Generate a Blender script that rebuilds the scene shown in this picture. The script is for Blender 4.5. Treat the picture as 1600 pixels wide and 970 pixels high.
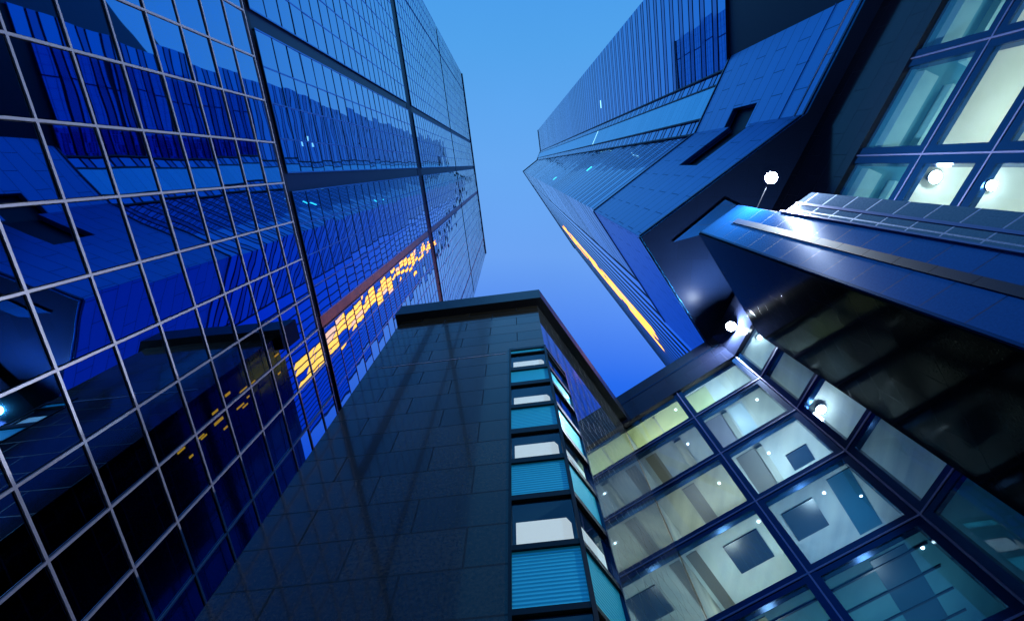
import bpy, bmesh, math, random
from mathutils import Vector, Matrix
random.seed(7)
R = math.radians
for o in list(bpy.data.objects): bpy.data.objects.remove(o)
scene = bpy.context.scene
col = scene.collection
EYE = 1.6            # eye height above the plaza; every height below is measured from the eye

# ------------------------------------------------------------------ camera
cam = bpy.data.cameras.new('camera'); cam_o = bpy.data.objects.new('camera', cam); col.objects.link(cam_o)
cam.lens = 18.0; cam.sensor_width = 36.0; cam.sensor_fit = 'HORIZONTAL'
cam.clip_start = 0.05; cam.clip_end = 6000
rot = Matrix(((0.999993497, 0.000988456, -0.003468266), (0.0, -0.961705192, -0.27408598), (-0.003606371, 0.274084197, -0.961698938)))
cam_o.matrix_world = Matrix.Translation((0, 0, EYE)) @ rot.to_4x4()
scene.camera = cam_o

# ------------------------------------------------------------------ sky, blue hour
world = bpy.data.worlds.new('World'); scene.world = world; world.use_nodes = True
nt = world.node_tree; nt.nodes.clear()
def N(nt, kind, **kw):
    n = nt.nodes.new(kind)
    for k, v in kw.items(): setattr(n, k, v)
    return n
wo = N(nt, 'ShaderNodeOutputWorld'); bg = N(nt, 'ShaderNodeBackground')
tc = N(nt, 'ShaderNodeTexCoord'); sx = N(nt, 'ShaderNodeSeparateXYZ')
nt.links.new(tc.outputs['Generated'], sx.inputs[0])
# dusk gradient: bright pale blue behind the viewer and overhead, deep blue towards the north (+Y) and the horizon
ma = N(nt, 'ShaderNodeMath', operation='MULTIPLY_ADD'); ma.inputs[1].default_value = 0.5; ma.inputs[2].default_value = 0.5
nt.links.new(sx.outputs['Y'], ma.inputs[0])
rp = N(nt, 'ShaderNodeValToRGB'); cr = rp.color_ramp
SKY = [(0.0, (0.02, 0.20, 0.62)), (0.30, (0.05, 0.31, 0.81)), (0.40, (0.085, 0.37, 0.85)), (0.50, (0.135, 0.40, 0.90)), (0.585, (0.15, 0.375, 0.92)), (0.646, (0.085, 0.26, 0.91)), (0.70, (0.020, 0.15, 0.87)), (0.76, (0.006, 0.10, 0.75)), (1.0, (0.004, 0.07, 0.45))]
cr.elements[0].position = SKY[0][0]; cr.elements[0].color = (*SKY[0][1], 1)
cr.elements[1].position = SKY[-1][0]; cr.elements[1].color = (*SKY[-1][1], 1)
for p, c in SKY[1:-1]:
    e = cr.elements.new(p); e.color = (*c, 1)
nt.links.new(ma.outputs[0], rp.inputs[0])
sky = N(nt, 'ShaderNodeTexSky', sky_type='NISHITA', sun_disc=False, sun_elevation=R(1.0), sun_rotation=R(200), air_density=1.0, dust_density=0.3, ozone_density=4.0)
mx = N(nt, 'ShaderNodeMixRGB', blend_type='ADD'); mx.inputs[0].default_value = 0.03
nt.links.new(rp.outputs[0], mx.inputs[1]); nt.links.new(sky.outputs[0], mx.inputs[2])
# the dome dims towards the horizon
rz = N(nt, 'ShaderNodeValToRGB'); rz.color_ramp.elements[0].position = 0.0; rz.color_ramp.elements[0].color = (0.70, 0.74, 0.82, 1)
rz.color_ramp.elements[1].position = 0.75; rz.color_ramp.elements[1].color = (1, 1, 1, 1)
nt.links.new(sx.outputs['Z'], rz.inputs[0])
nz = N(nt, 'ShaderNodeTexNoise'); nz.inputs['Scale'].default_value = 1.6; nz.inputs['Detail'].default_value = 5
nr = N(nt, 'ShaderNodeMapRange'); nr.inputs['To Min'].default_value = 0.90; nr.inputs['To Max'].default_value = 1.10
mz = N(nt, 'ShaderNodeMixRGB', blend_type='MULTIPLY'); mz.inputs[0].default_value = 1.0
nt.links.new(tc.outputs['Generated'], nz.inputs['Vector']); nt.links.new(nz.outputs['Fac'], nr.inputs['Value'])
nt.links.new(mx.outputs[0], mz.inputs[1]); nt.links.new(nr.outputs[0], mz.inputs[2])
mm = N(nt, 'ShaderNodeMixRGB', blend_type='MULTIPLY'); mm.inputs[0].default_value = 1.0
nt.links.new(mz.outputs[0], mm.inputs[1]); nt.links.new(rz.outputs[0], mm.inputs[2])
nt.links.new(mm.outputs[0], bg.inputs[0]); bg.inputs[1].default_value = 1.0
nt.links.new(bg.outputs[0], wo.inputs[0])

# the sun is under the horizon: only a very faint broad afterglow is left
sun = bpy.data.lights.new('sun', 'SUN'); sun.energy = 0.02; sun.angle = R(30); sun.color = (0.75, 0.8, 1.0)
sun_o = bpy.data.objects.new('sun', sun); col.objects.link(sun_o); sun_o.rotation_euler = (R(60), 0, R(200)); sun_o.location = (0, 0, 300)

scene.view_settings.view_transform = 'Standard'; scene.view_settings.look = 'None'
scene.view_settings.exposure = 0.0; scene.view_settings.gamma = 1.0
scene.render.engine = 'CYCLES'
cy = scene.cycles
cy.max_bounces = 10; cy.glossy_bounces = 6; cy.transparent_max_bounces = 16; cy.diffuse_bounces = 3; cy.transmission_bounces = 6
cy.sample_clamp_indirect = 6.0; cy.caustics_reflective = False; cy.caustics_refractive = False
cy.use_denoising = True

# ------------------------------------------------------------------ materials
MATS = {}
def mat(name, color=(0.5, 0.5, 0.5), rough=0.5, metal=0.0, ior=1.5, bump=None, emit=None, spec=None):
    m = bpy.data.materials.new(name); m.use_nodes = True; t = m.node_tree
    b = t.nodes['Principled BSDF']
    b.inputs['Base Color'].default_value = (*color, 1); b.inputs['Roughness'].default_value = rough
    b.inputs['Metallic'].default_value = metal; b.inputs['IOR'].default_value = ior
    if spec is not None: b.inputs['Specular IOR Level'].default_value = spec
    if emit:
        b.inputs['Emission Color'].default_value = (*emit[0], 1); b.inputs['Emission Strength'].default_value = emit[1]
    MATS[name] = m
    return m, t, b
def noise_bump(t, b, scale, strength, dist=0.05, detail=2.0, vec=None, stretch=None):
    tcn = N(t, 'ShaderNodeTexCoord'); src = tcn.outputs['UV']
    if stretch:
        mp = N(t, 'ShaderNodeMapping'); mp.inputs['Scale'].default_value = stretch; t.links.new(src, mp.inputs[0]); src = mp.outputs[0]
    n = N(t, 'ShaderNodeTexNoise'); n.inputs['Scale'].default_value = scale; n.inputs['Detail'].default_value = min(detail, 1.0)
    bp = N(t, 'ShaderNodeBump'); bp.inputs['Strength'].default_value = strength; bp.inputs['Distance'].default_value = dist
    t.links.new(src, n.inputs['Vector']); t.links.new(n.outputs['Fac'], bp.inputs['Height']); t.links.new(bp.outputs[0], b.inputs['Normal'])
    return n
def vary(t, b, c0, c1, scale, detail=4.0, coord='UV', stretch=None, lo=0.35, hi=0.65):
    tcn = N(t, 'ShaderNodeTexCoord'); src = tcn.outputs[coord]
    if stretch:
        mp = N(t, 'ShaderNodeMapping'); mp.inputs['Scale'].default_value = stretch; t.links.new(src, mp.inputs[0]); src = mp.outputs[0]
    n = N(t, 'ShaderNodeTexNoise'); n.inputs['Scale'].default_value = scale; n.inputs['Detail'].default_value = detail
    r = N(t, 'ShaderNodeValToRGB'); r.color_ramp.elements[0].position = lo; r.color_ramp.elements[1].position = hi
    r.color_ramp.elements[0].color = (*c0, 1); r.color_ramp.elements[1].color = (*c1, 1)
    t.links.new(src, n.inputs['Vector']); t.links.new(n.outputs['Fac'], r.inputs[0]); t.links.new(r.outputs[0], b.inputs['Base Color'])
    return r

# coated reflective glass; the noise bends each pane a little, as toughened glass does
def coated(name, color, bump=0.25, scale=0.55, rough=0.015, stretch=(1, 1, 1), coat=0.0):
    m, t, b = mat(name, color, rough, 1.0)
    noise_bump(t, b, scale, bump, 0.03, 1.5, stretch=stretch)
    if coat:
        b.inputs['Coat Weight'].default_value = coat; b.inputs['Coat Roughness'].default_value = 0.01; b.inputs['Coat IOR'].default_value = 1.55
        t.links.new(b.inputs['Normal'].links[0].from_socket, b.inputs['Coat Normal'])
    return m
coated('curtain_glass', (0.025, 0.35, 0.84), 0.12, 0.42, coat=1.0)
coated('tower_glass', (0.012, 0.27, 0.66), 0.14, 0.12, stretch=(1, 1.5, 1))
coated('spandrel_glass', (0.008, 0.15, 0.46), 0.10, 0.15, rough=0.08)
coated('fin_glass', (0.05, 0.36, 0.88), 0.15, 0.1, rough=0.04)
m, t, b = mat('stripe_panel', (0.10, 0.42, 0.66), 0.22, 0.85)
# joints between the metal panels of the stripe: one per half floor
def stone(name, c0, c1, bw, bh, joint, rough, ior, gap=0.012, offset=0.5, speck=14, spec=None, coat=0.0, tone=(0.88, 1.08)):
    m, t, b = mat(name, c0, rough, 0.0, ior, spec=spec)
    tcn = N(t, 'ShaderNodeTexCoord')
    br = N(t, 'ShaderNodeTexBrick'); br.offset = offset; br.squash = 1.0
    br.inputs['Scale'].default_value = 1.0; br.inputs['Brick Width'].default_value = bw; br.inputs['Row Height'].default_value = bh
    br.inputs['Mortar Size'].default_value = gap; br.inputs['Mortar Smooth'].default_value = 0.0; br.inputs['Bias'].default_value = 0.0
    br.inputs['Color1'].default_value = (tone[0],) * 3 + (1,); br.inputs['Color2'].default_value = (tone[1],) * 3 + (1,); br.inputs['Mortar'].default_value = (*joint, 1)
    t.links.new(tcn.outputs['UV'], br.inputs['Vector'])
    n = N(t, 'ShaderNodeTexNoise'); n.inputs['Scale'].default_value = speck; n.inputs['Detail'].default_value = 6; n.inputs['Roughness'].default_value = 0.75
    t.links.new(tcn.outputs['UV'], n.inputs['Vector'])
    r = N(t, 'ShaderNodeValToRGB'); r.color_ramp.elements[0].position = 0.36; r.color_ramp.elements[1].position = 0.66
    r.color_ramp.elements[0].color = (*c0, 1); r.color_ramp.elements[1].color = (*c1, 1); t.links.new(n.outputs['Fac'], r.inputs[0])
    mu = N(t, 'ShaderNodeMixRGB', blend_type='MULTIPLY'); mu.inputs[0].default_value = 1.0
    t.links.new(r.outputs[0], mu.inputs[1]); t.links.new(br.outputs['Color'], mu.inputs[2]); t.links.new(mu.outputs[0], b.inputs['Base Color'])
    ro = N(t, 'ShaderNodeMath', operation='MULTIPLY_ADD'); ro.inputs[1].default_value = 0.5; ro.inputs[2].default_value = rough
    t.links.new(br.outputs['Fac'], ro.inputs[0]); t.links.new(ro.outputs[0], b.inputs['Roughness'])
    # every slab is set at a very slightly different angle
    bp = N(t, 'ShaderNodeBump'); bp.inputs['Strength'].default_value = 0.10; bp.inputs['Distance'].default_value = 0.02; bp.invert = True
    t.links.new(br.outputs['Fac'], bp.inputs['Height']); t.links.new(bp.outputs[0], b.inputs['Normal'])
    if coat: b.inputs['Coat Weight'].default_value = coat; b.inputs['Coat Roughness'].default_value = 0.03; b.inputs['Coat IOR'].default_value = 1.7
    return m
stone('dark_granite', (0.006, 0.006, 0.005), (0.075, 0.062, 0.038), 3.3, 1.55, (0.03, 0.03, 0.03), 0.12, 1.5, coat=0.20, gap=0.030, speck=9, tone=(0.6, 1.2))
stone('side_granite', (0.012, 0.018, 0.022), (0.05, 0.055, 0.06), 1.7, 1.05, (0.15, 0.15, 0.15), 0.05, 2.0, coat=.6)
m = stone('blue_granite', (0.004, 0.25, 0.70), (0.008, 0.33, 0.82), 4.6, 1.9, (0.45, 0.45, 0.45), 0.28, 1.7, gap=0.03, tone=(0.97, 1.03))
m.node_tree.nodes['Principled BSDF'].inputs['Metallic'].default_value = 0.55
m = stone('pier_granite', (0.006, 0.07, 0.27), (0.012, 0.11, 0.38), 2.6, 1.5, (0.3, 0.3, 0.3), 0.20, 1.6, gap=0.016)
m.node_tree.nodes['Principled BSDF'].inputs['Metallic'].default_value = 0.4
stone('black_granite', (0.002, 0.003, 0.004), (0.006, 0.007, 0.009), 2.6, 1.5, (0.4, 0.4, 0.4), 0.10, 1.12, gap=0.008, spec=0.09)
stone('tile_granite', (0.06, 0.09, 0.15), (0.16, 0.19, 0.26), 3.0, 1.45, (4.5, 4.5, 4.5), 0.12, 1.8, gap=0.035, offset=0.0)
stone('rough_granite', (0.002, 0.014, 0.05), (0.006, 0.030, 0.09), 1.2, 1.45, (0.3, 0.3, 0.3), 0.6, 1.5, gap=0.015, speck=22)
stone('fascia_granite', (0.005, 0.008, 0.022), (0.016, 0.020, 0.042), 3.0, 1.5, (0.5, 0.5, 0.5), 0.12, 1.35, gap=0.012)
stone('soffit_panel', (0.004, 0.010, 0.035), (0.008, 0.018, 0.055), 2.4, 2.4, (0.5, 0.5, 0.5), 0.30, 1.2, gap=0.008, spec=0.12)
stone('paving', (0.06, 0.06, 0.065), (0.14, 0.14, 0.14), 0.9, 0.6, (0.4, 0.4, 0.4), 0.45, 1.5)
mat('aluminium', (0.60, 0.56, 0.70), 0.40, 0.25)
mat('blue_metal', (0.06, 0.25, 0.70), 0.30, 0.8)
mat('tower_line', (0.004, 0.05, 0.20), 0.3, 0.5)
mat('frame_metal', (0.004, 0.035, 0.11), 0.20, 0.7)
mat('bright_edge', (0.22, 0.22, 0.40), 0.30, 0.5)
mat('dark_reveal', (0.003, 0.006, 0.03), 0.5, 0.0)
mat('navy_panel', (0.003, 0.010, 0.065), 0.40, 0.2)
m, t, b = mat('warm_reflection_panel', (0.30, 0.12, 0.07), 0.32, 0.7)  # orange brown is a warm reflection painted into the flat spandrel colour
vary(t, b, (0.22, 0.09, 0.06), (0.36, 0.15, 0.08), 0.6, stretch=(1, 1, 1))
mat('black_metal', (0.004, 0.005, 0.008), 0.35, 0.3)
mat('core_dark', (0.004, 0.010, 0.035), 0.5)
m, t, b = mat('teal_panel', (0.012, 0.24, 0.40), 0.30, 0.35)
tcn = N(t, 'ShaderNodeTexCoord'); wv = N(t, 'ShaderNodeTexWave', wave_type='BANDS', bands_direction='Y'); wv.inputs['Scale'].default_value = 2.6
rp2 = N(t, 'ShaderNodeValToRGB'); rp2.color_ramp.elements[0].color = (0.02, 0.42, 0.60, 1); rp2.color_ramp.elements[1].color = (0.07, 0.80, 0.95, 1)
bp2 = N(t, 'ShaderNodeBump'); bp2.inputs['Strength'].default_value = 0.6; bp2.inputs['Distance'].default_value = 0.02
t.links.new(tcn.outputs['UV'], wv.inputs['Vector']); t.links.new(wv.outputs['Fac'], rp2.inputs[0]); t.links.new(rp2.outputs[0], b.inputs['Base Color'])
t.links.new(wv.outputs['Fac'], bp2.inputs['Height']); t.links.new(bp2.outputs[0], b.inputs['Normal'])
b.inputs['Emission Color'].default_value = (0.01, 0.30, 0.42, 1); b.inputs['Emission Strength'].default_value = 0.10  # faint emission paints in the room glow behind the louvres
mat('blind_lit', (0.8, 0.8, 0.76), 0.8, emit=((1.0, 0.88, 0.74), 0.85))
mat('room_dark', (0.02, 0.10, 0.16), 0.7)
def plaster(name, c0, c1, rough=0.6, streak=True):
    m, t, b = mat(name, c0, rough)
    vary(t, b, c0, c1, 0.8, 5.0, stretch=(1.0, 0.12, 1) if streak else None, lo=0.3, hi=0.7)
    return m
plaster('ceiling_yellow', (0.50, 0.52, 0.24), (0.66, 0.66, 0.36))
plaster('ceiling_marble', (0.24, 0.24, 0.23), (0.58, 0.55, 0.44))
plaster('ceiling_grey', (0.20, 0.24, 0.32), (0.46, 0.48, 0.50))
plaster('ceiling_pale', (0.42, 0.46, 0.50), (0.70, 0.70, 0.64))
plaster('ceiling_cream', (0.68, 0.68, 0.56), (0.74, 0.74, 0.64), streak=False)
plaster('ceiling_teal', (0.05, 0.25, 0.34), (0.09, 0.34, 0.42))
plaster('beam_pale', (0.34, 0.56, 0.54), (0.42, 0.64, 0.60), streak=False)
mat('recess_dark', (0.012, 0.035, 0.08), 0.3)
mat('panel_mauve', (0.22, 0.20, 0.26), 0.5)
mat('panel_ice', (0.55, 0.66, 0.72), 0.4)
mat('panel_sea', (0.015, 0.10, 0.19), 0.35)
mat('panel_umber', (0.16, 0.14, 0.12), 0.5)
m, t, b = mat('interior_wall', (0.35, 0.42, 0.42), 0.6)
# clear facade glass: transmits straight through and mirrors by Fresnel
m = bpy.data.materials.new('clear_glass'); m.use_nodes = True; t = m.node_tree; t.nodes.clear(); MATS['clear_glass'] = m
oo = N(t, 'ShaderNodeOutputMaterial'); ms = N(t, 'ShaderNodeMixShader'); tr = N(t, 'ShaderNodeBsdfTransparent'); gl = N(t, 'ShaderNodeBsdfGlossy'); fr = N(t, 'ShaderNodeFresnel')
tr.inputs[0].default_value = (0.74, 0.86, 0.92, 1); gl.inputs['Roughness'].default_value = 0.02; gl.inputs['Color'].default_value = (0.75, 0.9, 1, 1); fr.inputs['IOR'].default_value = 1.75
gi = N(t, 'ShaderNodeNewGeometry'); sb = N(t, 'ShaderNodeMath', operation='SUBTRACT', use_clamp=True)   # mirror on the outer skin of the pane only
t.links.new(fr.outputs[0], sb.inputs[0]); t.links.new(gi.outputs['Backfacing'], sb.inputs[1]); t.links.new(sb.outputs[0], ms.inputs[0]); t.links.new(tr.outputs[0], ms.inputs[1]); t.links.new(gl.outputs[0], ms.inputs[2]); t.links.new(ms.outputs[0], oo.inputs[0])
mat('lamp_housing', (0.10, 0.11, 0.12), 0.4, 0.8)
mat('lamp_lens', (1, 1, 1), 0.3, emit=((0.90, 0.95, 1.0), 60.0))
mat('window_warm', (0.8, 0.5, 0.1), 0.4, emit=((1.0, 0.34, 0.012), 4.6))
mat('amber_glow', (0.5, 0.3, 0.1), 0.4, emit=((1.0, 0.30, 0.01), 1.3))
mat('window_pink', (0.8, 0.6, 0.5), 0.4, emit=((1.0, 0.40, 0.14), 3.0))
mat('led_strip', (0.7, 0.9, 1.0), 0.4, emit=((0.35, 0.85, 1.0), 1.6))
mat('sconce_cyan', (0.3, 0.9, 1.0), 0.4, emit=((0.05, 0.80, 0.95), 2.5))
m, t, b = mat('bark', (0.06, 0.045, 0.035), 0.9); noise_bump(t, b, 8, 0.5)

# ------------------------------------------------------------------ mesh helpers
class Frame:
    """A vertical wall plane: s runs along the wall, z up, d out of the wall towards the street."""
    def __init__(self, p, heading, flip=False):
        a = R(heading); self.p = Vector((p[0], p[1], 0)); self.t = Vector((math.sin(a), math.cos(a), 0))
        n = Vector((self.t.y, -self.t.x, 0))
        if n.dot(-self.p) < 0: n = -n            # outwards = towards the street where the viewer stands
        self.n = n
    def pt(self, s, z, d=0.0):
        v = self.p + self.t * s + self.n * d
        return (v.x, v.y, z + EYE)
class MB:
    def __init__(self): self.v = []; self.f = []; self.uv = []
    def quad(self, pts, uvs=None):
        i = len(self.v); self.v += [tuple(p) for p in pts]; self.f.append(tuple(range(i, i + len(pts))))
        self.uv.append(uvs or [(p[0], p[1]) for p in pts]); return self
    def box(self, fr, s0, s1, z0, z1, d0, d1, tilt=(0, 0)):
        P = {}
        for a, s in enumerate((s0, s1)):
            for b_, z in enumerate((z0, z1)):
                for c, d in enumerate((d0, d1)):
                    dd = d
                    if c == 1: dd = d + tilt[0] * (a - .5) + tilt[1] * (b_ - .5)
                    P[a, b_, c] = (Vector(fr.pt(s, z, dd)), (s, z), d)
        for keys, mode in ((((0,0,1),(1,0,1),(1,1,1),(0,1,1)), 0), (((0,0,0),(0,1,0),(1,1,0),(1,0,0)), 0), (((0,0,0),(1,0,0),(1,0,1),(0,0,1)), 2), (((0,1,0),(0,1,1),(1,1,1),(1,1,0)), 2), (((0,0,0),(0,0,1),(0,1,1),(0,1,0)), 1), (((1,0,0),(1,1,0),(1,1,1),(1,0,1)), 1)):
            pts = [P[k][0] for k in keys]
            if mode == 0: uv = [P[k][1] for k in keys]
            elif mode == 1: uv = [(P[k][2], P[k][1][1]) for k in keys]
            else: uv = [(P[k][1][0], P[k][2]) for k in keys]
            self.quad(pts, uv)
        return self
    def face(self, fr, s0, s1, z0, z1, d, tilt=(0, 0)):
        pts = [fr.pt(s0, z0, d - tilt[0]/2 - tilt[1]/2), fr.pt(s1, z0, d + tilt[0]/2 - tilt[1]/2), fr.pt(s1, z1, d + tilt[0]/2 + tilt[1]/2), fr.pt(s0, z1, d - tilt[0]/2 + tilt[1]/2)]
        self.quad(pts, [(s0, z0), (s1, z0), (s1, z1), (s0, z1)]); return self
    def prism(self, poly, z0, z1, sides=True):
        n = len(poly); z0 += EYE; z1 += EYE
        self.quad([(x, y, z0) for x, y in reversed(poly)]); self.quad([(x, y, z1) for x, y in poly])
        if sides:
            L = 0
            for i in range(n):
                (x0, y0), (x1, y1) = poly[i], poly[(i + 1) % n]; l = math.hypot(x1 - x0, y1 - y0)
                self.quad([(x0, y0, z0), (x1, y1, z0), (x1, y1, z1), (x0, y0, z1)], [(L, z0), (L + l, z0), (L + l, z1), (L, z1)]); L += l
        return self
    def tube(self, a, b, r0, r1, n=8, cap=True):
        a = Vector(a); b = Vector(b); d = (b - a).normalized(); u = d.orthogonal().normalized(); w = d.cross(u)
        ra = [a + (u * math.cos(k * 2 * math.pi / n) + w * math.sin(k * 2 * math.pi / n)) * r0 for k in range(n)]
        rb = [b + (u * math.cos(k * 2 * math.pi / n) + w * math.sin(k * 2 * math.pi / n)) * r1 for k in range(n)]
        for k in range(n): self.quad([ra[k], ra[(k + 1) % n], rb[(k + 1) % n], rb[k]])
        if cap: self.quad(list(reversed(ra))); self.quad(rb)
        return self
    def build(self, name, material, parent=None, kind=None, bevel=0, origin=None):
        me = bpy.data.meshes.new(name); off = Vector(parent.location) if parent else Vector((0, 0, 0))
        if parent and parent.parent: off = Vector(parent.location) + Vector(parent.parent.location)
        if parent is None and origin is not None: off = Vector(origin)
        me.from_pydata([tuple(Vector(v) - off) for v in self.v], [], self.f)
        uvl = me.uv_layers.new(name='metres'); k = 0
        for uvs in self.uv:
            for c in uvs: uvl.data[k].uv = c; k += 1
        if kind != 'stuff' and len(self.f) > 1:
            bm = bmesh.new(); bm.from_mesh(me); bmesh.ops.remove_doubles(bm, verts=bm.verts, dist=1e-5); bmesh.ops.recalc_face_normals(bm, faces=bm.faces); bm.to_mesh(me); bm.free()
        me.materials.append(MATS[material]); me.update()
        o = bpy.data.objects.new(name, me); col.objects.link(o)
        if parent: o.parent = parent
        elif origin is not None: o.location = origin
        if kind: o['kind'] = kind
        if bevel:
            md = o.modifiers.new('bevel', 'BEVEL'); md.width = bevel; md.segments = 2
        return o
def thing(name, label, cat, loc=(0, 0, 0), group=None):
    o = bpy.data.objects.new(name, None); col.objects.link(o); o.location = loc; o.empty_display_size = 0.5
    o['label'] = label; o['category'] = cat
    if group: o['group'] = group
    return o
def along(p, heading, s):
    a = R(heading); return (p[0] + math.sin(a) * s, p[1] + math.cos(a) * s)

# ------------------------------------------------------------------ ground
g = MB(); S = 2500
g.quad([(-S, -S, 0), (S, -S, 0), (S, S, 0), (-S, S, 0)])
o = g.build('plaza_paving', 'paving'); o['kind'] = 'structure'

# ------------------------------------------------------------------ glass office tower, left
D = 13.5
ah = R(6.8); tL = (math.sin(ah), math.cos(ah)); nL = (-math.cos(ah), math.sin(ah))
LP = (nL[0] * D, nL[1] * D)
FL = Frame(LP, 6.8)
tow = thing('office_tower', 'tall office tower with gridded blue mirror glass, at the left of the sky', 'skyscraper', (LP[0], LP[1], 0))
sL, sR, topL = -2.44 * D, 2.38 * D, 14.8 * D
core = MB(); back = 30
c4 = [FL.pt(sL, 0, -.25), FL.pt(sR, 0, -.25), FL.pt(sR, 0, -back), FL.pt(sL, 0, -back)]
core.prism([(p[0], p[1]) for p in reversed(c4)], -EYE, topL - .3)
core.build('core_wall', 'dark_reveal', tow)
Z1a, Z1b = 2.325 * D, 2.39 * D
Z2a, Z2b = 5.76 * D, 6.03 * D
Z3a, Z3b = 9.78 * D, 9.90 * D
BA = (-.747 * D, -.671 * D); BB = (-.083 * D, .003 * D); BC = (.593 * D, .661 * D); BO = (-2.00 * D, -1.975 * D); BP = (1.905 * D, 1.93 * D)
# rows of panes
hrow = 0.165 * D
rows_low = [Z1a - k * hrow for k in range(0, 20)]
rows_low = [z for z in rows_low if z > -EYE] + [-EYE]
low_s = [(-.38 + .17 * k) * D for k in range(-13, 17)]
low_s = [sL] + [s for s in low_s if sL + .3 < s < sR - .3] + [sR]
def split(a, b, n): return [a + (b - a) * k / n for k in range(n + 1)]
bays = [(sL, BO[0], 3), (BO[1], BA[0], 8), (BA[1], BB[0], 4), (BB[1], BC[0], 4), (BC[1], BP[0], 8), (BP[1], sR, 3)]
secs = []
def zsplit(a, b):
    n = round((b - a) / (0.16 * D)); return split(a, b, n)
secs = [zsplit(Z1b, Z2a), zsplit(Z2b, Z3a), zsplit(Z3b, topL)]
panes = []
for i in range(len(low_s) - 1):
    for j in range(len(rows_low) - 1): panes.append((low_s[i], low_s[i+1], rows_low[j+1], rows_low[j]))
for sec in secs:
    for a, b_, n in bays:
        ss = split(a, b_, n)
        for i in range(n):
            for j in range(len(sec) - 1): panes.append((ss[i], ss[i+1], sec[j], sec[j+1]))
# the largest hundred in view: those nearest the viewer within the field of view
fwd = rot.transposed()
def screen(p):
    q = fwd @ (Vector(p) - Vector((0, 0, EYE)))
    if q.z > -0.05: return None
    return (0.5 + q.x / -q.z * .5, 0.5 - q.y / -q.z * .5 * 1600 / 970)
def area_in_view(pn):
    c = screen(FL.pt((pn[0] + pn[1]) / 2, (pn[2] + pn[3]) / 2))
    if c is None or not (-.06 < c[0] < 1.06 and -.1 < c[1] < 1.1): return 0
    q = [screen(FL.pt(s, z)) for s, z in ((pn[0], pn[2]), (pn[1], pn[2]), (pn[1], pn[3]), (pn[0], pn[3]))]
    if None in q: return 0
    return abs(sum(q[k][0] * q[(k+1) % 4][1] - q[(k+1) % 4][0] * q[k][1] for k in range(4))) / 2
panes.sort(key=area_in_view, reverse=True)
rest = MB()
for k, (a, b_, z0, z1) in enumerate(panes):
    tl = (random.gauss(0, .009), random.gauss(0, .010))
    if k < 100: MB().box(FL, a + .075, b_ - .075, z0 + .08, z1 - .08, -.04, 0, tl).build('window_pane', 'curtain_glass', tow)
    else: rest.face(FL, a, b_, z0, z1, 0, tl)
rest.build('window_pane', 'curtain_glass', tow, kind='stuff')
for k, s in enumerate(low_s): MB().box(FL, s - .042, s + .042, -EYE, Z1a, .0, .065).build('mullion', 'aluminium', tow)
for z in rows_low[:-1]: MB().box(FL, sL, sR, z - .046, z + .046, .004, .06).build('transom', 'aluminium', tow)
nm = 0
for a, b_, n in bays:
    for s in split(a, b_, n):
        m_ = MB()
        for z0, z1 in ((Z1b, Z2a), (Z2b, Z3a), (Z3b, topL)): m_.box(FL, s - .04, s + .04, z0, z1, 0, .035)
        m_.build('mullion', 'blue_metal', tow)
cnt = 0
for sec in secs:
    for z in sec:
        m_ = MB()
        for a, b_, n in bays: m_.box(FL, a, b_, z - .04, z + .04, .004, .03)
        m_.build('transom', 'tower_line', tow); cnt += 1
for z0, z1 in ((Z1a + .04, Z1b), (Z2a, Z2b), (Z3a, Z3b)): MB().box(FL, sL, sR, z0, z1, -.25, -.12).build('dark_band', 'dark_reveal', tow)
for (a, b_), mt in ((BA, 'navy_panel'), (BB, 'navy_panel'), (BC, 'warm_reflection_panel'), (BO, 'navy_panel'), (BP, 'warm_reflection_panel')):
    for z0, z1 in ((Z1b + .05, Z2a - .05), (Z2b + .05, Z3a), (Z3b, topL - .05)): MB().box(FL, a + .04, b_ - .04, z0, z1, -.24, -.05 if mt == 'warm_reflection_panel' else -.14).build('vertical_band', mt, tow)
MB().box(FL, sL - .2, sR + .2, topL, topL + 1.2, -1, .25).build('parapet', 'frame_metal', tow)

# ------------------------------------------------------------------ dark granite building, centre
P0 = (-7.777, 10.789); FG = Frame(P0, 97.1)
C1 = (1.888, 9.585); FS = Frame(C1, 35.35)
wF = 9.74; wS = 11.4; TOPG = 34.9
gb = thing('granite_building', 'polished dark granite block with a black cornice and a corner strip of lit windows', 'building', (C1[0], C1[1], 0))
C2 = along(C1, 35.35, wS)
# wall meshes leave the corner strip open (s 7.86..corner on the front, 0..1.9 on the side, up to z 26.5)
f = MB(); f.box(FG, 0, 7.80, -EYE, TOPG, -.4, 0); f.box(FG, 7.80, wF, 26.6, TOPG, -.4, 0); f.build('front_wall', 'dark_granite', gb)
f = MB(); f.box(FS, 1.95, wS, -EYE, TOPG, -.4, 0); f.box(FS, 0, 1.95, 26.6, TOPG, -.4, 0); f.build('side_wall', 'side_granite', gb)
bkp = [FG.pt(0.02, 0, -.42)[:2], FG.pt(wF - .7, 0, -.42 - 2.2)[:2], FS.pt(2.6, 0, -.42)[:2], FS.pt(wS - .02, 0, -.42)[:2], FS.pt(wS, 0, -13)[:2], FG.pt(0.02, 0, -16)[:2]]
MB().prism([bkp[0], FG.pt(7.6, 0, -.42)[:2], FG.pt(7.6, 0, -1.6)[:2], FS.pt(2.3, 0, -1.8)[:2], FS.pt(2.3, 0, -.42)[:2], bkp[3], bkp[4], bkp[5]], -EYE, TOPG - .1).build('core_wall', 'room_dark', gb)
FW = Frame(P0, 7.1); FW.n = -abs(1) * Vector((math.cos(R(7.1)), -math.sin(R(7.1)), 0))
MB().box(FW, 0.02, 16, -EYE, TOPG, -.4, 0).build('end_wall', 'dark_granite', gb)
rw = random.Random(11)
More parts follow.
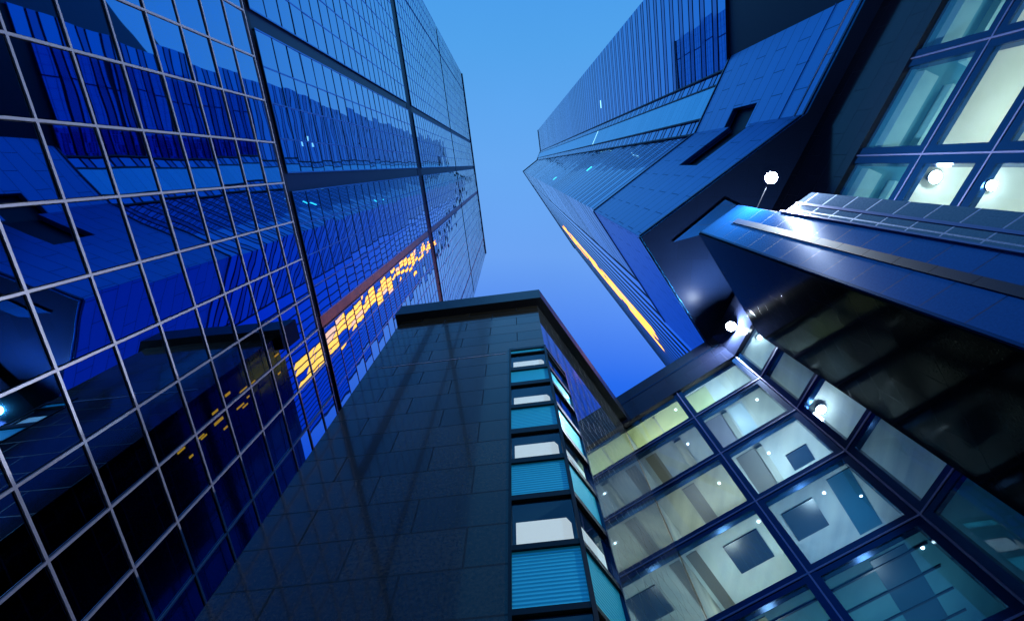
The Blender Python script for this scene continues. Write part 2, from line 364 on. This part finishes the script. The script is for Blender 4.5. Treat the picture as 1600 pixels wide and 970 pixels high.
for k in range(22):
    s_ = 1.4 + (k % 3) * .55 + rw.uniform(-.35, .35); z_ = 22.0 + (k // 3) * 1.75 + (k % 3) * .5 + rw.uniform(-.3, .3)
    if rw.random() < .85: MB().box(FW, s_, s_ + rw.uniform(.08, .16), z_, z_ + rw.uniform(.25, .9), .0, .03).build('amber_glint', 'amber_glow', gb)  # glowing slips added out of view to make amber glints in the tower glass
# cornice: two black projecting boxes mitred at the corner
cA = Frame(P0, 97.1)
ex = .55
k1 = Vector(FG.pt(wF, 0, 0)); nF = FG.n; nS = FS.n
bis = (nF + nS).normalized(); kk = ex / bis.dot(nF)
cor_o = (k1.x + bis.x * kk, k1.y + bis.y * kk); cor_i = (k1.x - bis.x * 1.0, k1.y - bis.y * 1.0)
fo = FG.pt(-.35, 0, ex)[:2]; fi = FG.pt(-.35, 0, -1)[:2]; so = FS.pt(wS - .05, 0, ex)[:2]; si = FS.pt(wS - .05, 0, -1)[:2]
MB().prism([fo, cor_o, so, si, cor_i, fi], 34.95, 37.3).build('cornice', 'black_metal', gb)
# floors of the corner strip
lev = [(25.85, 26.35, 'p'), (23.9, 25.75, 'w'), (22.05, 23.5, 'p'), (19.77, 21.7, 'w'), (17.70, 19.46, 'p'), (15.64, 17.35, 'w'), (13.60, 15.37, 'p'), (11.46, 13.36, 'w'), (9.41, 11.27, 'p'), (7.35, 9.24, 'w'), (5.3, 7.15, 'p'), (3.25, 5.1, 'w'), (1.2, 3.05, 'p'), (-EYE, 1.0, 'p')]
s0F, s1F, s0S, s1S = 7.86, wF - .02, 0.05, 1.88
for n_, (z0, z1, kd) in enumerate(lev):
    for fr, a, b_ in ((FG, s0F, s1F), (FS, s0S, s1S)):
        if kd == 'p':
            MB().box(fr, a, b_, z0, z1, -.12, -.05).build('spandrel_panel', 'teal_panel', gb)
        else:
            w = MB().box(fr, a, b_, z0, z1, -.10, -.07).build('window', 'clear_glass', gb)
            bh = (z1 - z0) * (0.60, 0.52, 0.66, 0.58, 0.70)[(n_ // 2) % 5]
            side = .12
            mb = MB(); aa, bb = (a + side, b_ - .28) if fr is FG else (a + .35, b_ - side)
            pts = [(aa, z0 + .03), (bb + .12 * (fr is FG), z0 + .03), (bb + .12 * (fr is FG), z0 + bh - .25), (bb, z0 + bh), (aa, z0 + bh)]
            mb.quad([fr.pt(s, z, -.16) for s, z in pts]); mb.build('blind', 'blind_lit', w)
            MB().box(fr, a, b_, z1 - .05, z1, -1.4, -.12).build('ceiling', 'room_dark', w)
    # black ring below each level
    for fr, a, b_ in ((FG, s0F - .06, s1F + .06), (FS, s0S - .09, s1S + .06)):
        zb = lev[n_ + 1][1] if n_ + 1 < len(lev) else -EYE - .2
        MB().box(fr, a, b_, zb, z0, -.3, .03).build('window_frame', 'black_metal', gb)
for fr, a, b_ in ((FG, s0F - .07, s1F + .08), (FS, s0S - .1, s1S + .07)): MB().box(fr, a, b_, 26.35, 26.62, -.3, .035).build('window_frame', 'black_metal', gb)
MB().box(FG, 7.78, 7.87, -EYE, 26.62, -.3, .04).build('window_frame', 'black_metal', gb)
MB().box(FS, s1S, s1S + .09, -EYE, 26.62, -.3, .06).build('window_frame', 'frame_metal', gb)
cc = Vector(FG.pt(wF, 0, 0)); MB().prism([(cc.x + dx, cc.y + dy) for dx, dy in ((-.06, -.05), (.05, -.05), (.05, .05), (-.06, .05))], -EYE, 26.4).build('corner_post', 'black_metal', gb)
# a thin light joint across the front wall
MB().box(FG, .6, 7.6, 26.05, 26.10, 0.001, .02).build('ledge', 'aluminium', gb)

# ------------------------------------------------------------------ glass walled building, right
F1 = Frame(C2, 125.35); C3 = along(C2, 125.35, 9.55); F2 = Frame(C3, -22)   # F2: s negative runs towards the viewer's right
W1 = 9.55
gl_b = thing('glass_building', 'glass fronted building with thick blue frames and brightly lit ceilings behind its panes', 'building', (C3[0], C3[1], 0))
ZF = 34.55; ZT = 38.7
fm = MB(); fm.box(F1, 0.02, W1 + .3, ZF, ZT, -.6, .15); fm.box(F2, -9.0, -.02, ZF, ZT, -.6, .15); fm.build('fascia', 'fascia_granite', gl_b)
MB().box(F1, 0.0, W1 + .32, ZT - 1.55, ZT - 1.45, .15, .19).build('fascia_trim', 'frame_metal', gl_b)
zs = [ZF, 30.75, 26.35, 21.95, 17.25, 12.75, 8.3, 3.9, -EYE]
rowmat = ['ceiling_yellow', 'ceiling_grey', 'ceiling_marble', 'ceiling_pale', 'ceiling_teal', 'ceiling_teal', 'ceiling_teal', 'ceiling_teal']
rowmat1 = ['ceiling_pale', 'ceiling_pale', 'ceiling_pale', 'ceiling_grey', 'ceiling_teal', 'ceiling_teal', 'ceiling_teal', 'ceiling_teal']
inn = [F1.pt(0, 0, -.35)[:2], F1.pt(4.62, 0, -.35)[:2], F1.pt(W1 - .2, 0, -.35)[:2], F2.pt(-9, 0, -.35)[:2], F2.pt(-9, 0, -7)[:2], F1.pt(4.62, 0, -9)[:2], F1.pt(0, 0, -9)[:2]]
for k in range(8):
    zt = zs[k]
    MB().prism([inn[0], inn[1], inn[5], inn[6]], zt - .30, zt + .12).build('ceiling', rowmat[k], gl_b)
    MB().prism([inn[1], inn[2], inn[3], inn[4], inn[5]], zt - .30, zt + .12).build('ceiling', rowmat1[k], gl_b)
    z0, z1 = zs[k + 1] + .25, zt - .25
    for a, b_ in ((0.05, 4.45), (4.85, W1 - .15)): MB().box(F1, a, b_, zs[k + 1] + .16, zt - .16, -.05, -.03).build('window_pane', 'clear_glass', gl_b)
    for a, b_ in ((-4.6, -.15), (-8.8, -4.95)): MB().box(F2, a, b_, zs[k + 1] + .16, zt - .16, -.05, -.03).build('window_pane', 'clear_glass', gl_b)
def transom(fr, a, b_, z, h=.33):
    o = MB().box(fr, a, b_, z - h, z + h, -.30, .02).build('transom', 'frame_metal', gl_b)
    MB().box(fr, a, b_, z - .04, z + .04, .02, .06).build('glazing_bead', 'bright_edge', o)
for z in zs[1:-1]:
    transom(F1, 0, W1 + .04, z); transom(F2, -9.0, 0.04, z)
def mull(fr, s, w=.32, z0=-EYE, z1=ZF):
    o = MB().box(fr, s - w, s + w, z0, z1, -.45, .04).build('mullion', 'frame_metal', gl_b)
    MB().box(fr, s - .035, s + .035, z0, z1, .04, .09).build('glazing_bead', 'bright_edge', o)
mull(F1, 4.65); mull(F2, -4.78)
pc = Vector(C3 + (0,)); MB().prism([F1.pt(W1 - .42, 0, .03)[:2], (C3[0] - F1.t.x * 0 + F1.n.x * .03, C3[1] + F1.n.y * .03), (C3[0] + F2.n.x * .03, C3[1] + F2.n.y * .03), F2.pt(-.42, 0, .03)[:2], F2.pt(-.42, 0, -.4)[:2], F1.pt(W1 - .42, 0, -.4)[:2]], -EYE, ZF).build('corner_mullion', 'frame_metal', gl_b)
MB().tube((C3[0] - .03, C3[1] - .03, 0), (C3[0] - .03, C3[1] - .03, ZF + EYE), .055, .055, 8).build('glazing_bead', 'bright_edge', gl_b)
MB().box(F1, -.25, -.02, -EYE, ZT - .1, -9.5, -.3).build('end_wall', 'ceiling_marble', gl_b)
MB().box(F2, -9.4, -9.1, -EYE, ZT, -7.5, -.35).build('end_wall', 'interior_wall', gl_b)
# dark ceiling recesses and cross walls seen through the panes
for (k, fr, a, b_, d0, d1) in ((3, F1, 2.0, 3.9, -3.1, -1.1), (3, F1, 5.3, 7.0, -3.0, -1.1), (2, F1, 7.6, 8.9, -3.2, -2.0)):
    MB().box(fr, a, b_, zs[k] - .36, zs[k] - .302, d0, d1).build('ceiling_recess', 'recess_dark', gl_b)
for k, a, b_, d0, d1, mt in ((1, 5.0, 6.3, -5, -.5, 'panel_mauve'), (1, 6.7, 7.7, -5, -.5, 'panel_ice'), (2, 5.2, 6.4, -5, -.5, 'panel_umber'), (3, 8.0, 9.2, -4.5, -.6, 'panel_sea'),
        (1, .4, 1.2, -5, -.5, 'panel_umber'), (2, 1.6, 2.4, -5, -.5, 'panel_umber'), (3, .2, .8, -5, -.5, 'panel_umber'), (0, 5.0, 6.6, -4, -.5, 'ceiling_yellow'), (4, 6.9, 8.4, -5, -.5, 'panel_sea'), (4, 1.0, 2.2, -5, -.5, 'ceiling_yellow')):
    MB().box(F1, a, b_, zs[k] - .33, zs[k] - .303, d0, d1).build('ceiling_panel', mt, gl_b)
for k, a, w in ((0, 2.2, .1), (1, 2.6, .5), (1, 6.2, .35), (2, 6.4, .4)):
    MB().box(F1, a, a + w, zs[k] - .5, zs[k] - .302, -6, -.5).build('ceiling_beam', 'ceiling_marble', gl_b)
mat('spot_glow', (1, 1, 1), .3, emit=((.85, .95, 1.0), 9.0))
for k, s_, d in ((1, 3.3, -1.2), (1, 8.6, -1.0), (2, 3.6, -1.4), (2, 6.9, -1.3), (3, 4.2, -.8), (3, 7.6, -1.2), (3, 9.0, -2.4), (4, 8.9, -1.1), (0, 3.9, -.9)):
    q = Vector(F1.pt(s_, zs[k] - .30, d)); MB().tube(q, q - Vector((0, 0, .05)), .07, .06, 12).build('ceiling_spot', 'spot_glow', gl_b)
for k in (4, 5, 6):
    for j in range(4): MB().box(F1, .2, W1 - .4, zs[k] - .36, zs[k] - .302, -.9 - j * 1.35 - .09, -.9 - j * 1.35).build('ceiling_joint', 'recess_dark', gl_b)
for k in range(8):
    for a in (4.62,): MB().box(F1, a - .08, a + .08, zs[k + 1] + .12, zs[k] - .31, -8.5, -3.2).build('partition_wall', 'interior_wall', gl_b)
    MB().box(F1, 0.1, 4.5, zs[k + 1] + .12, zs[k] - .31, -7.2, -7.0).build('back_wall', 'interior_wall', gl_b)
    MB().box(F1, 4.8, W1, zs[k + 1] + .12, zs[k] - .31, -7.2, -7.0).build('back_wall', 'interior_wall', gl_b)
# upper right wing, same wall plane beyond the pier
ZU = 33.6
zu = [ZU, 28.3, 24.2, 19.9, 15.6, 11.3, 7.0, 2.7, -EYE]
MB().box(F2, -9.4, -9.0, -EYE, ZT, -7, .1).build('dividing_wall', 'fascia_granite', gl_b)
MB().box(F2, -44, -9.4, ZU, 40.0, -.6, .15).build('fascia', 'fascia_granite', gl_b)
ms_ = [-14.95, -20.95, -27.0, -33.0, -39.0]
edges = [-9.4] + ms_ + [-44]
for k in range(8):
    MB().prism([F2.pt(-44, 0, -.35)[:2], F2.pt(-9.4, 0, -.35)[:2], F2.pt(-9.4, 0, -8)[:2], F2.pt(-44, 0, -8)[:2]][::-1], zu[k] - .3, zu[k] + .12).build('ceiling', 'ceiling_teal' if k == 0 else 'ceiling_cream', gl_b)
    for i in range(len(edges) - 1):
        MB().box(F2, edges[i + 1] + .2, edges[i] - .2, zu[k + 1] + .16, zu[k] - .16, -.05, -.03).build('window_pane', 'clear_glass', gl_b)
    MB().box(F2, -44, -9.4, zu[k + 1] + .12, zu[k] - .31, -6.7, -6.5).build('back_wall', 'interior_wall', gl_b)
for z in zu[1:-1]: transom(F2, -44, -9.4, z, .52)
for s in ms_: mull(F2, s, .5, -EYE, ZU)
for i in range(len(edges) - 1):                              # pale beams of the coffered top ceiling
    for d0, d1 in ((-1.45, -.5), (-3.1, -2.45)):
        MB().box(F2, edges[i + 1] + .6, edges[i] - .75, ZU - .95, ZU - .302, d0, d1).build('ceiling_beam', 'beam_pale', gl_b)
for s in ms_:
    MB().box(F2, s - .1, s + .1, zu[2] + .12, zu[1] - .31, -6, -3).build('partition_wall', 'interior_wall', gl_b)
# roof closing the rooms
MB().prism([inn[0], inn[2], inn[3], inn[4], inn[6]], ZT - .6, ZT - .1).build('roof', 'black_metal', gl_b)

# ------------------------------------------------------------------ skyscraper, right
V = (10.65, 5.533); H2, H1 = -52.0, -21.5
K1 = (22.03, -3.36); K2 = (24.815, -10.431)
S3 = Frame(V, 35.0)            # lower right face, s 0..12 banded, beyond it finned
S2 = Frame(V, H2)              # prow to the inner corner, s -14.44..0
S1 = Frame(K1, H1)             # s -7.6..0
S0 = Frame(K2, 8.0)            # s -16.3..0
HT = 440.0; L2 = 14.44; PB, PT = 40.0, 63.5
ss = thing('skyscraper', 'very tall blue glass skyscraper with a pointed granite foot jutting over the street', 'skyscraper', (V[0], V[1], 0))
def offp(fr, s, d=-.3): return fr.pt(s, 0, d)[:2]
K3 = along(K2, 8.0, -16.35); SE = 76.0
Vi = (V[0] + .45, V[1] + .05)
poly = [Vi, (K1[0] + .25, K1[1] + .3), (K2[0] + .35, K2[1] + .1), (K3[0] + .3, K3[1] + .1), (K3[0] + 60, K3[1]), offp(S3, SE - .1, -60), offp(S3, SE - .1)]
MB().prism(poly[::-1], PB + .2, HT - .5).build('core_wall', 'core_dark', ss)
FH = 4.0
nf = int((HT - PT - 2) / FH)
wrest, srest = MB(), MB()
for k in range(nf):
    z = PT + .15 + k * FH
    lst = [(S0, -16.35, -.02, .0), (S1, -1.75, -.05, 0), (S1, -7.58, -5.95, 0), (S2, -L2 + .02, 0, 0), (S3, 0, 12.0, 0)]
    for fr, a, b_, d in lst:
        j = random.gauss(0, .012)
        if k < 20:
            MB().box(fr, a, b_, z + .18, z + 2.25, -.3, .0, (0, j)).build('window_band', 'tower_glass', ss)
            MB().box(fr, a, b_, z + 2.65, z + 3.80, -.3, .0, (0, j * .5)).build('spandrel_band', 'spandrel_glass', ss)
        else:
            wrest.box(fr, a, b_, z + .18, z + 2.25, -.3, .0, (0, j)); srest.box(fr, a, b_, z + 2.65, z + 3.80, -.3, .0, (0, j * .5))
wrest.build('window_band', 'tower_glass', ss, kind='stuff'); srest.build('spandrel_band', 'spandrel_glass', ss, kind='stuff')
# pale stripe of metal panels up the S1 face
nt_ = MATS['stripe_panel'].node_tree; bb_ = nt_.nodes['Principled BSDF']
br = N(nt_, 'ShaderNodeTexBrick'); br.offset = 0; br.inputs['Scale'].default_value = 1; br.inputs['Brick Width'].default_value = 40; br.inputs['Row Height'].default_value = 2.0
br.inputs['Mortar Size'].default_value = .05; br.inputs['Mortar Smooth'].default_value = 0
br.inputs['Color1'].default_value = (.14, .55, .80, 1); br.inputs['Color2'].default_value = (.20, .62, .88, 1); br.inputs['Mortar'].default_value = (.05, .35, .60, 1)
tcn = N(nt_, 'ShaderNodeTexCoord'); nt_.links.new(tcn.outputs['UV'], br.inputs['Vector']); nt_.links.new(br.outputs['Color'], bb_.inputs['Base Color'])
MB().box(S1, -5.75, -1.95, PT + .1, HT - 2, -.3, .12).build('metal_stripe', 'stripe_panel', ss)
for s in (-5.85, -1.85, -.03, -7.6): MB().box(S1, s - .1, s + .1, PT + .1, HT - 2, -.3, .2).build('corner_rib', 'core_dark', ss)
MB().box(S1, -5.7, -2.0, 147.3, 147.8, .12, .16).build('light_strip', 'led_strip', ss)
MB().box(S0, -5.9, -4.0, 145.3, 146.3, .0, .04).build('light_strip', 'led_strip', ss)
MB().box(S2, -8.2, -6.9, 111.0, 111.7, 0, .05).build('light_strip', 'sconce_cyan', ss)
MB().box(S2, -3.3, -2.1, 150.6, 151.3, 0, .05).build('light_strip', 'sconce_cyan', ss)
# finned stretch of the S3 face
sp = 3.05; nfin = int((SE - 12) / sp)
for k in range(nfin + 1):
    s = 12.0 + k * sp
    MB().box(S3, s - .12, s + .12, PB, HT - 2, -.3, .09).build('fin', 'core_dark', ss)
    if k < nfin: MB().box(S3, s + .12, s + sp - .12, PB, HT - 2, -.3, 0).build('window_strip', 'fin_glass', ss)
# lit windows among the fins
rnd = random.Random(5)
cnt = 0
for k in (7, 8, 9, 10):
    s = 12.0 + k * sp + .38
    z = 96 + abs(k - 8) * 9
    zt = 330 - abs(k - 9) * 22
    while z < zt and cnt < 96:
        h_ = rnd.choice((8, 12, 12, 16))
        if rnd.random() < .88:
            MB().box(S3, s, s + sp - .75, z, z + h_ - .8, .003, .03).build('lit_window', 'window_warm' if rnd.random() < .8 else 'window_pink', ss); cnt += 1
        z += h_
# dark cap round the roof
cap = MB()
for fr, a, b_ in ((S0, -16.5, .2), (S1, -7.8, .1), (S2, -L2 - .1, .15), (S3, -.15, SE)): cap.box(fr, a, b_, HT - 14 if fr in (S2, S3) else HT - 2, HT, -.5, .3)
cap.build('roof_cap', 'core_dark', ss)
# granite podium: front faces stand .35 proud of the glass above
G = .35
gr = MB()
gr.box(S2, -8.4, G * .9, PB, PT, -.2, G); gr.box(S2, -L2 + .1, -8.4, PB, 48.6, -.2, G); gr.box(S2, -L2 + .1, -8.4, 53.7, PT, -.2, G)
gr.box(S1, -2.05, .25, PB, 49.8, -.2, G); gr.box(S1, -2.05, .25, 55.0, PT, -.2, G)
gr.box(S1, -11.0, -2.05, PB, PT, -.2, G); gr.box(S1, -12.85, -11.0, PB, 50.2, -.2, G); gr.box(S1, -12.85, -11.0, 56.8, PT, -.2, G)
gr.box(S1, -48, -12.85, PB, 50.2, -.2, G)
gr.box(S3, -.3, 17.0, PB, PT, -.2, G)
gr.build('granite_base', 'blue_granite', ss)
# recess back walls behind the openings
rc = MB(); rc.box(S2, -L2 - 1, -8.2, 48.4, 54, -1.6, -1.3); rc.box(S1, -2.3, 1, 49.6, 55.2, -1.6, -1.3); rc.box(S1, -13.2, -10.8, 50, 57, -1.6, -1.3)
rc.build('recess_wall', 'pier_granite', ss)
for fr, z in ((S2, PT), (S3, PT), (S2, PB + .35), (S3, PB + .35)):
    a, b_ = ((-L2 + .3, .3) if fr is S2 else (-.3, 17.0))
    MB().box(fr, a, b_, z - .12, z + .12, G, G + .1).build('string_course', 'frame_metal', ss)
for s0, s1, z in ((-12.85, 0, PT), (-48, 0, PB + .35)): MB().box(S1, s0, s1, z - .12, z + .12, G, G + .1).build('string_course', 'frame_metal', ss)
for z in (PB + 1.6, PB + 4.0): MB().box(S1, -48, 0, z - .03, z + .03, G, G + .05).build('string_course', 'aluminium' if z < PB + 2 else 'blue_metal', ss)
# wall behind the low terrace on the right
MB().box(S1, -60, -12.6, 50.2, 120, -6, -4).build('recess_wall', 'navy_panel', ss)
# underside of the overhang
sv = S2.pt(.3, 0, .3)[:2]
soff = [sv, S2.pt(-L2, 0, G)[:2], S1.pt(-48, 0, G)[:2], (S1.pt(-48, 0, G)[0] + 40, S1.pt(-48, 0, G)[1]), (70, 25), (32, 34), S3.pt(17, 0, G)[:2]]
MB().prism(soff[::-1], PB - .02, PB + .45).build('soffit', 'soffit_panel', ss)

MB().prism([(12.73, 5.83), (14.88, 5.24), (17.62, 3.12), (16.43, 2.59)], PB - .14, PB - .06).build('soffit_band', 'pier_granite', ss)

# ------------------------------------------------------------------ granite pier
KP = 30.0
B = (14.88 * KP / 40, 5.24 * KP / 40)
PF = Frame(B, -52); PS = Frame(B, 35)
pier = thing('granite_pier', 'massive polished pier of blue black granite standing in front of the lit glass building', 'pier', (B[0], B[1], 0))
MB().prism([B, PS.pt(7.5, 0)[:2], PS.pt(7.5, 0, -2.6)[:2], PF.pt(-2.6, 0)[:2]], -EYE, KP).build('core_wall', 'core_dark', pier)
MB().box(PF, -2.6, 0.02, -EYE, KP, 0.0, .12).build('front_face', 'pier_granite', pier)
MB().box(PF, -1.62, -1.28, -EYE, KP - 2, .12, .16).build('rough_strip', 'rough_granite', pier)
MB().box(PS, -.1, 7.5, -EYE, KP, 0.0, .10).build('side_face', 'black_granite', pier)
MB().box(PF, -4.25, -2.6, -EYE, 25.2, -.8, .02).build('tile_face', 'tile_granite', pier)
MB().box(PF, -2.68, -2.60, -EYE, 25.2, .02, .20).build('edge_trim_or_highlight', 'bright_edge', pier)  # pale trim added to stand for the slab edge catching light
MB().box(PF, -.1, .0, -EYE, KP, .12, .17).build('edge_trim_or_highlight', 'frame_metal', pier)
MB().box(PF, -3.5, -3.36, -EYE, 25.2, .02, .05).build('edge_trim_or_highlight', 'bright_edge', pier)

# ------------------------------------------------------------------ lamps
def ray(px, py):
    return rot @ Vector((px - 800, 485 - py, -800))
def light(name, loc, energy, radius, color, parent):
    l = bpy.data.lights.new(name, 'POINT'); l.energy = energy; l.shadow_soft_size = radius; l.color = color
    o = bpy.data.objects.new(name, l); col.objects.link(o); o.parent = parent; o.location = Vector(loc) - Vector(parent.location); return o
def floodlight(loc, aim, r, label, energy, group, mount):
    """round head: flared can, rim, lens, yoke bracket to its mount"""
    loc = Vector(loc); t_ = thing('floodlight', label, 'floodlight', loc, group)
    a = (Vector(aim) - loc).normalized()
    b = MB(); b.tube(loc - a * r * 1.3, loc - a * r * .9, r * .45, r * .8, 20); b.tube(loc - a * r * .9, loc, r * .8, r, 20); b.build('lamp_body', 'lamp_housing', t_)
    b = MB(); b.tube(loc, loc + a * r * .12, r * 1.08, r * 1.08, 24); b.build('rim', 'lamp_housing', t_)
    b = MB(); b.tube(loc + a * r * .13, loc + a * r * .16, r * .95, r * .8, 48); b.build('lens', 'lamp_lens', t_)
    b = MB(); b.tube(loc - a * r * .6, mount, .025, .025, 8); b.build('bracket', 'black_metal', t_)
    light('flood_light', loc + a * (r * .16 + .25), energy, .15, (.72, .85, 1.0), t_)
eye = Vector((0, 0, EYE))
p = eye + ray(1205, 278) * (28.3 / ray(1205, 278).z)
floodlight(p, p + Vector((-.3, -.15, -1)), .30, 'blazing round floodlight above the tiled face of the granite pier', 9000, 'floodlights under the overhang', PF.pt(-2.6, 28.4, -.3))
p = eye + ray(1142, 510) * (36.2 / ray(1142, 510).z)
floodlight(p, p + Vector((-.4, -.5, -1)), .34, 'blazing round floodlight at the corner of the dark fascia left of the granite pier', 8000, 'floodlights under the overhang', F1.pt(W1 + .2, 37.6, .1))
def downlight(px, py, zc, r, label, energy, colr=(.85, .95, 1.0)):
    q = eye + ray(px, py) * ((zc) / ray(px, py).z)
    t_ = thing('ceiling_lamp', label, 'ceiling lamp', q, 'ceiling lamps behind the glass')
    b = MB(); b.tube(q + Vector((0, 0, .30)), q + Vector((0, 0, .02)), r * .7, r * 1.1, 20); b.build('lamp_body', 'lamp_housing', t_)
    b = MB(); b.tube(q + Vector((0, 0, .015)), q - Vector((0, 0, .03)), r, r * .85, 20); b.build('lens', 'lamp_lens', t_)
    light('lamp_light', q - Vector((0, 0, .35)), energy, .12, colr, t_)
downlight(1187, 527, 34.0, .16, 'small ceiling lamp behind the topmost pane beside the granite pier', 60)
downlight(1283, 640, 25.75, .28, 'bright ceiling lamp behind the glass corner, under the second floor ceiling', 120)
downlight(1478, 748, 19.2, .10, 'tiny ceiling lamp low behind the glass, nearest the end of the lit cream ceiling', 30)
downlight(1462, 277, 27.7, .34, 'larger of two bright ceiling lamps behind the glass at the right, left one', 120)
downlight(1550, 290, 23.6, .24, 'smaller of two bright ceiling lamps behind the glass at the far right, right one', 90)
# unseen lamps and their shades, added to light the rooms
def add_unseen_lamp(fr, s, z, d, e, c, label):
    q = Vector(fr.pt(s, z, d)); t_ = thing('added_room_lamp', label, 'added room lamp', q, 'added lamps deep in the rooms')
    MB().tube(q + Vector((0, 0, .15)), q + Vector((0, 0, .0)), .06, .14, 16).build('added_lamp_shade', 'lamp_housing', t_)
    light('added_room_light', q + Vector((0, 0, .15)) - Vector((0, 0, .75)), e * 1.25, .3, c, t_)
ordn = ['top', 'second', 'third', 'fourth', 'fifth', 'sixth']
for k, (e0, e1) in enumerate(((260, 420), (130, 330), (190, 420), (260, 300), (90, 110), (70, 80))):
    zz = (zs[k] + zs[k + 1]) / 2
    add_unseen_lamp(F1, 2.3, zz, -3.2, e0, (1.0, .97, .72) if k == 0 else (.95, .98, .85), f'added unseen lamp in the {ordn[k]} floor room beside the dark granite wall')
    add_unseen_lamp(F1, 7.2, zz, -3.4, e1, (.75, .92, 1.0), f'added unseen lamp in the {ordn[k]} floor room behind the glass corner')
for i, s in enumerate((-12, -18, -24)):
    for k in (0, 1, 2):
        zz = (zu[k] + zu[k + 1]) / 2
        add_unseen_lamp(F2, s, zz, -3.9, (150, 300, 220)[k], (.85, 1.0, .92) if k == 0 else (1.0, .98, .86), f"added unseen lamp in the {ordn[k]} floor room of the {('first', 'second', 'third')[i]} bay from the granite pier")
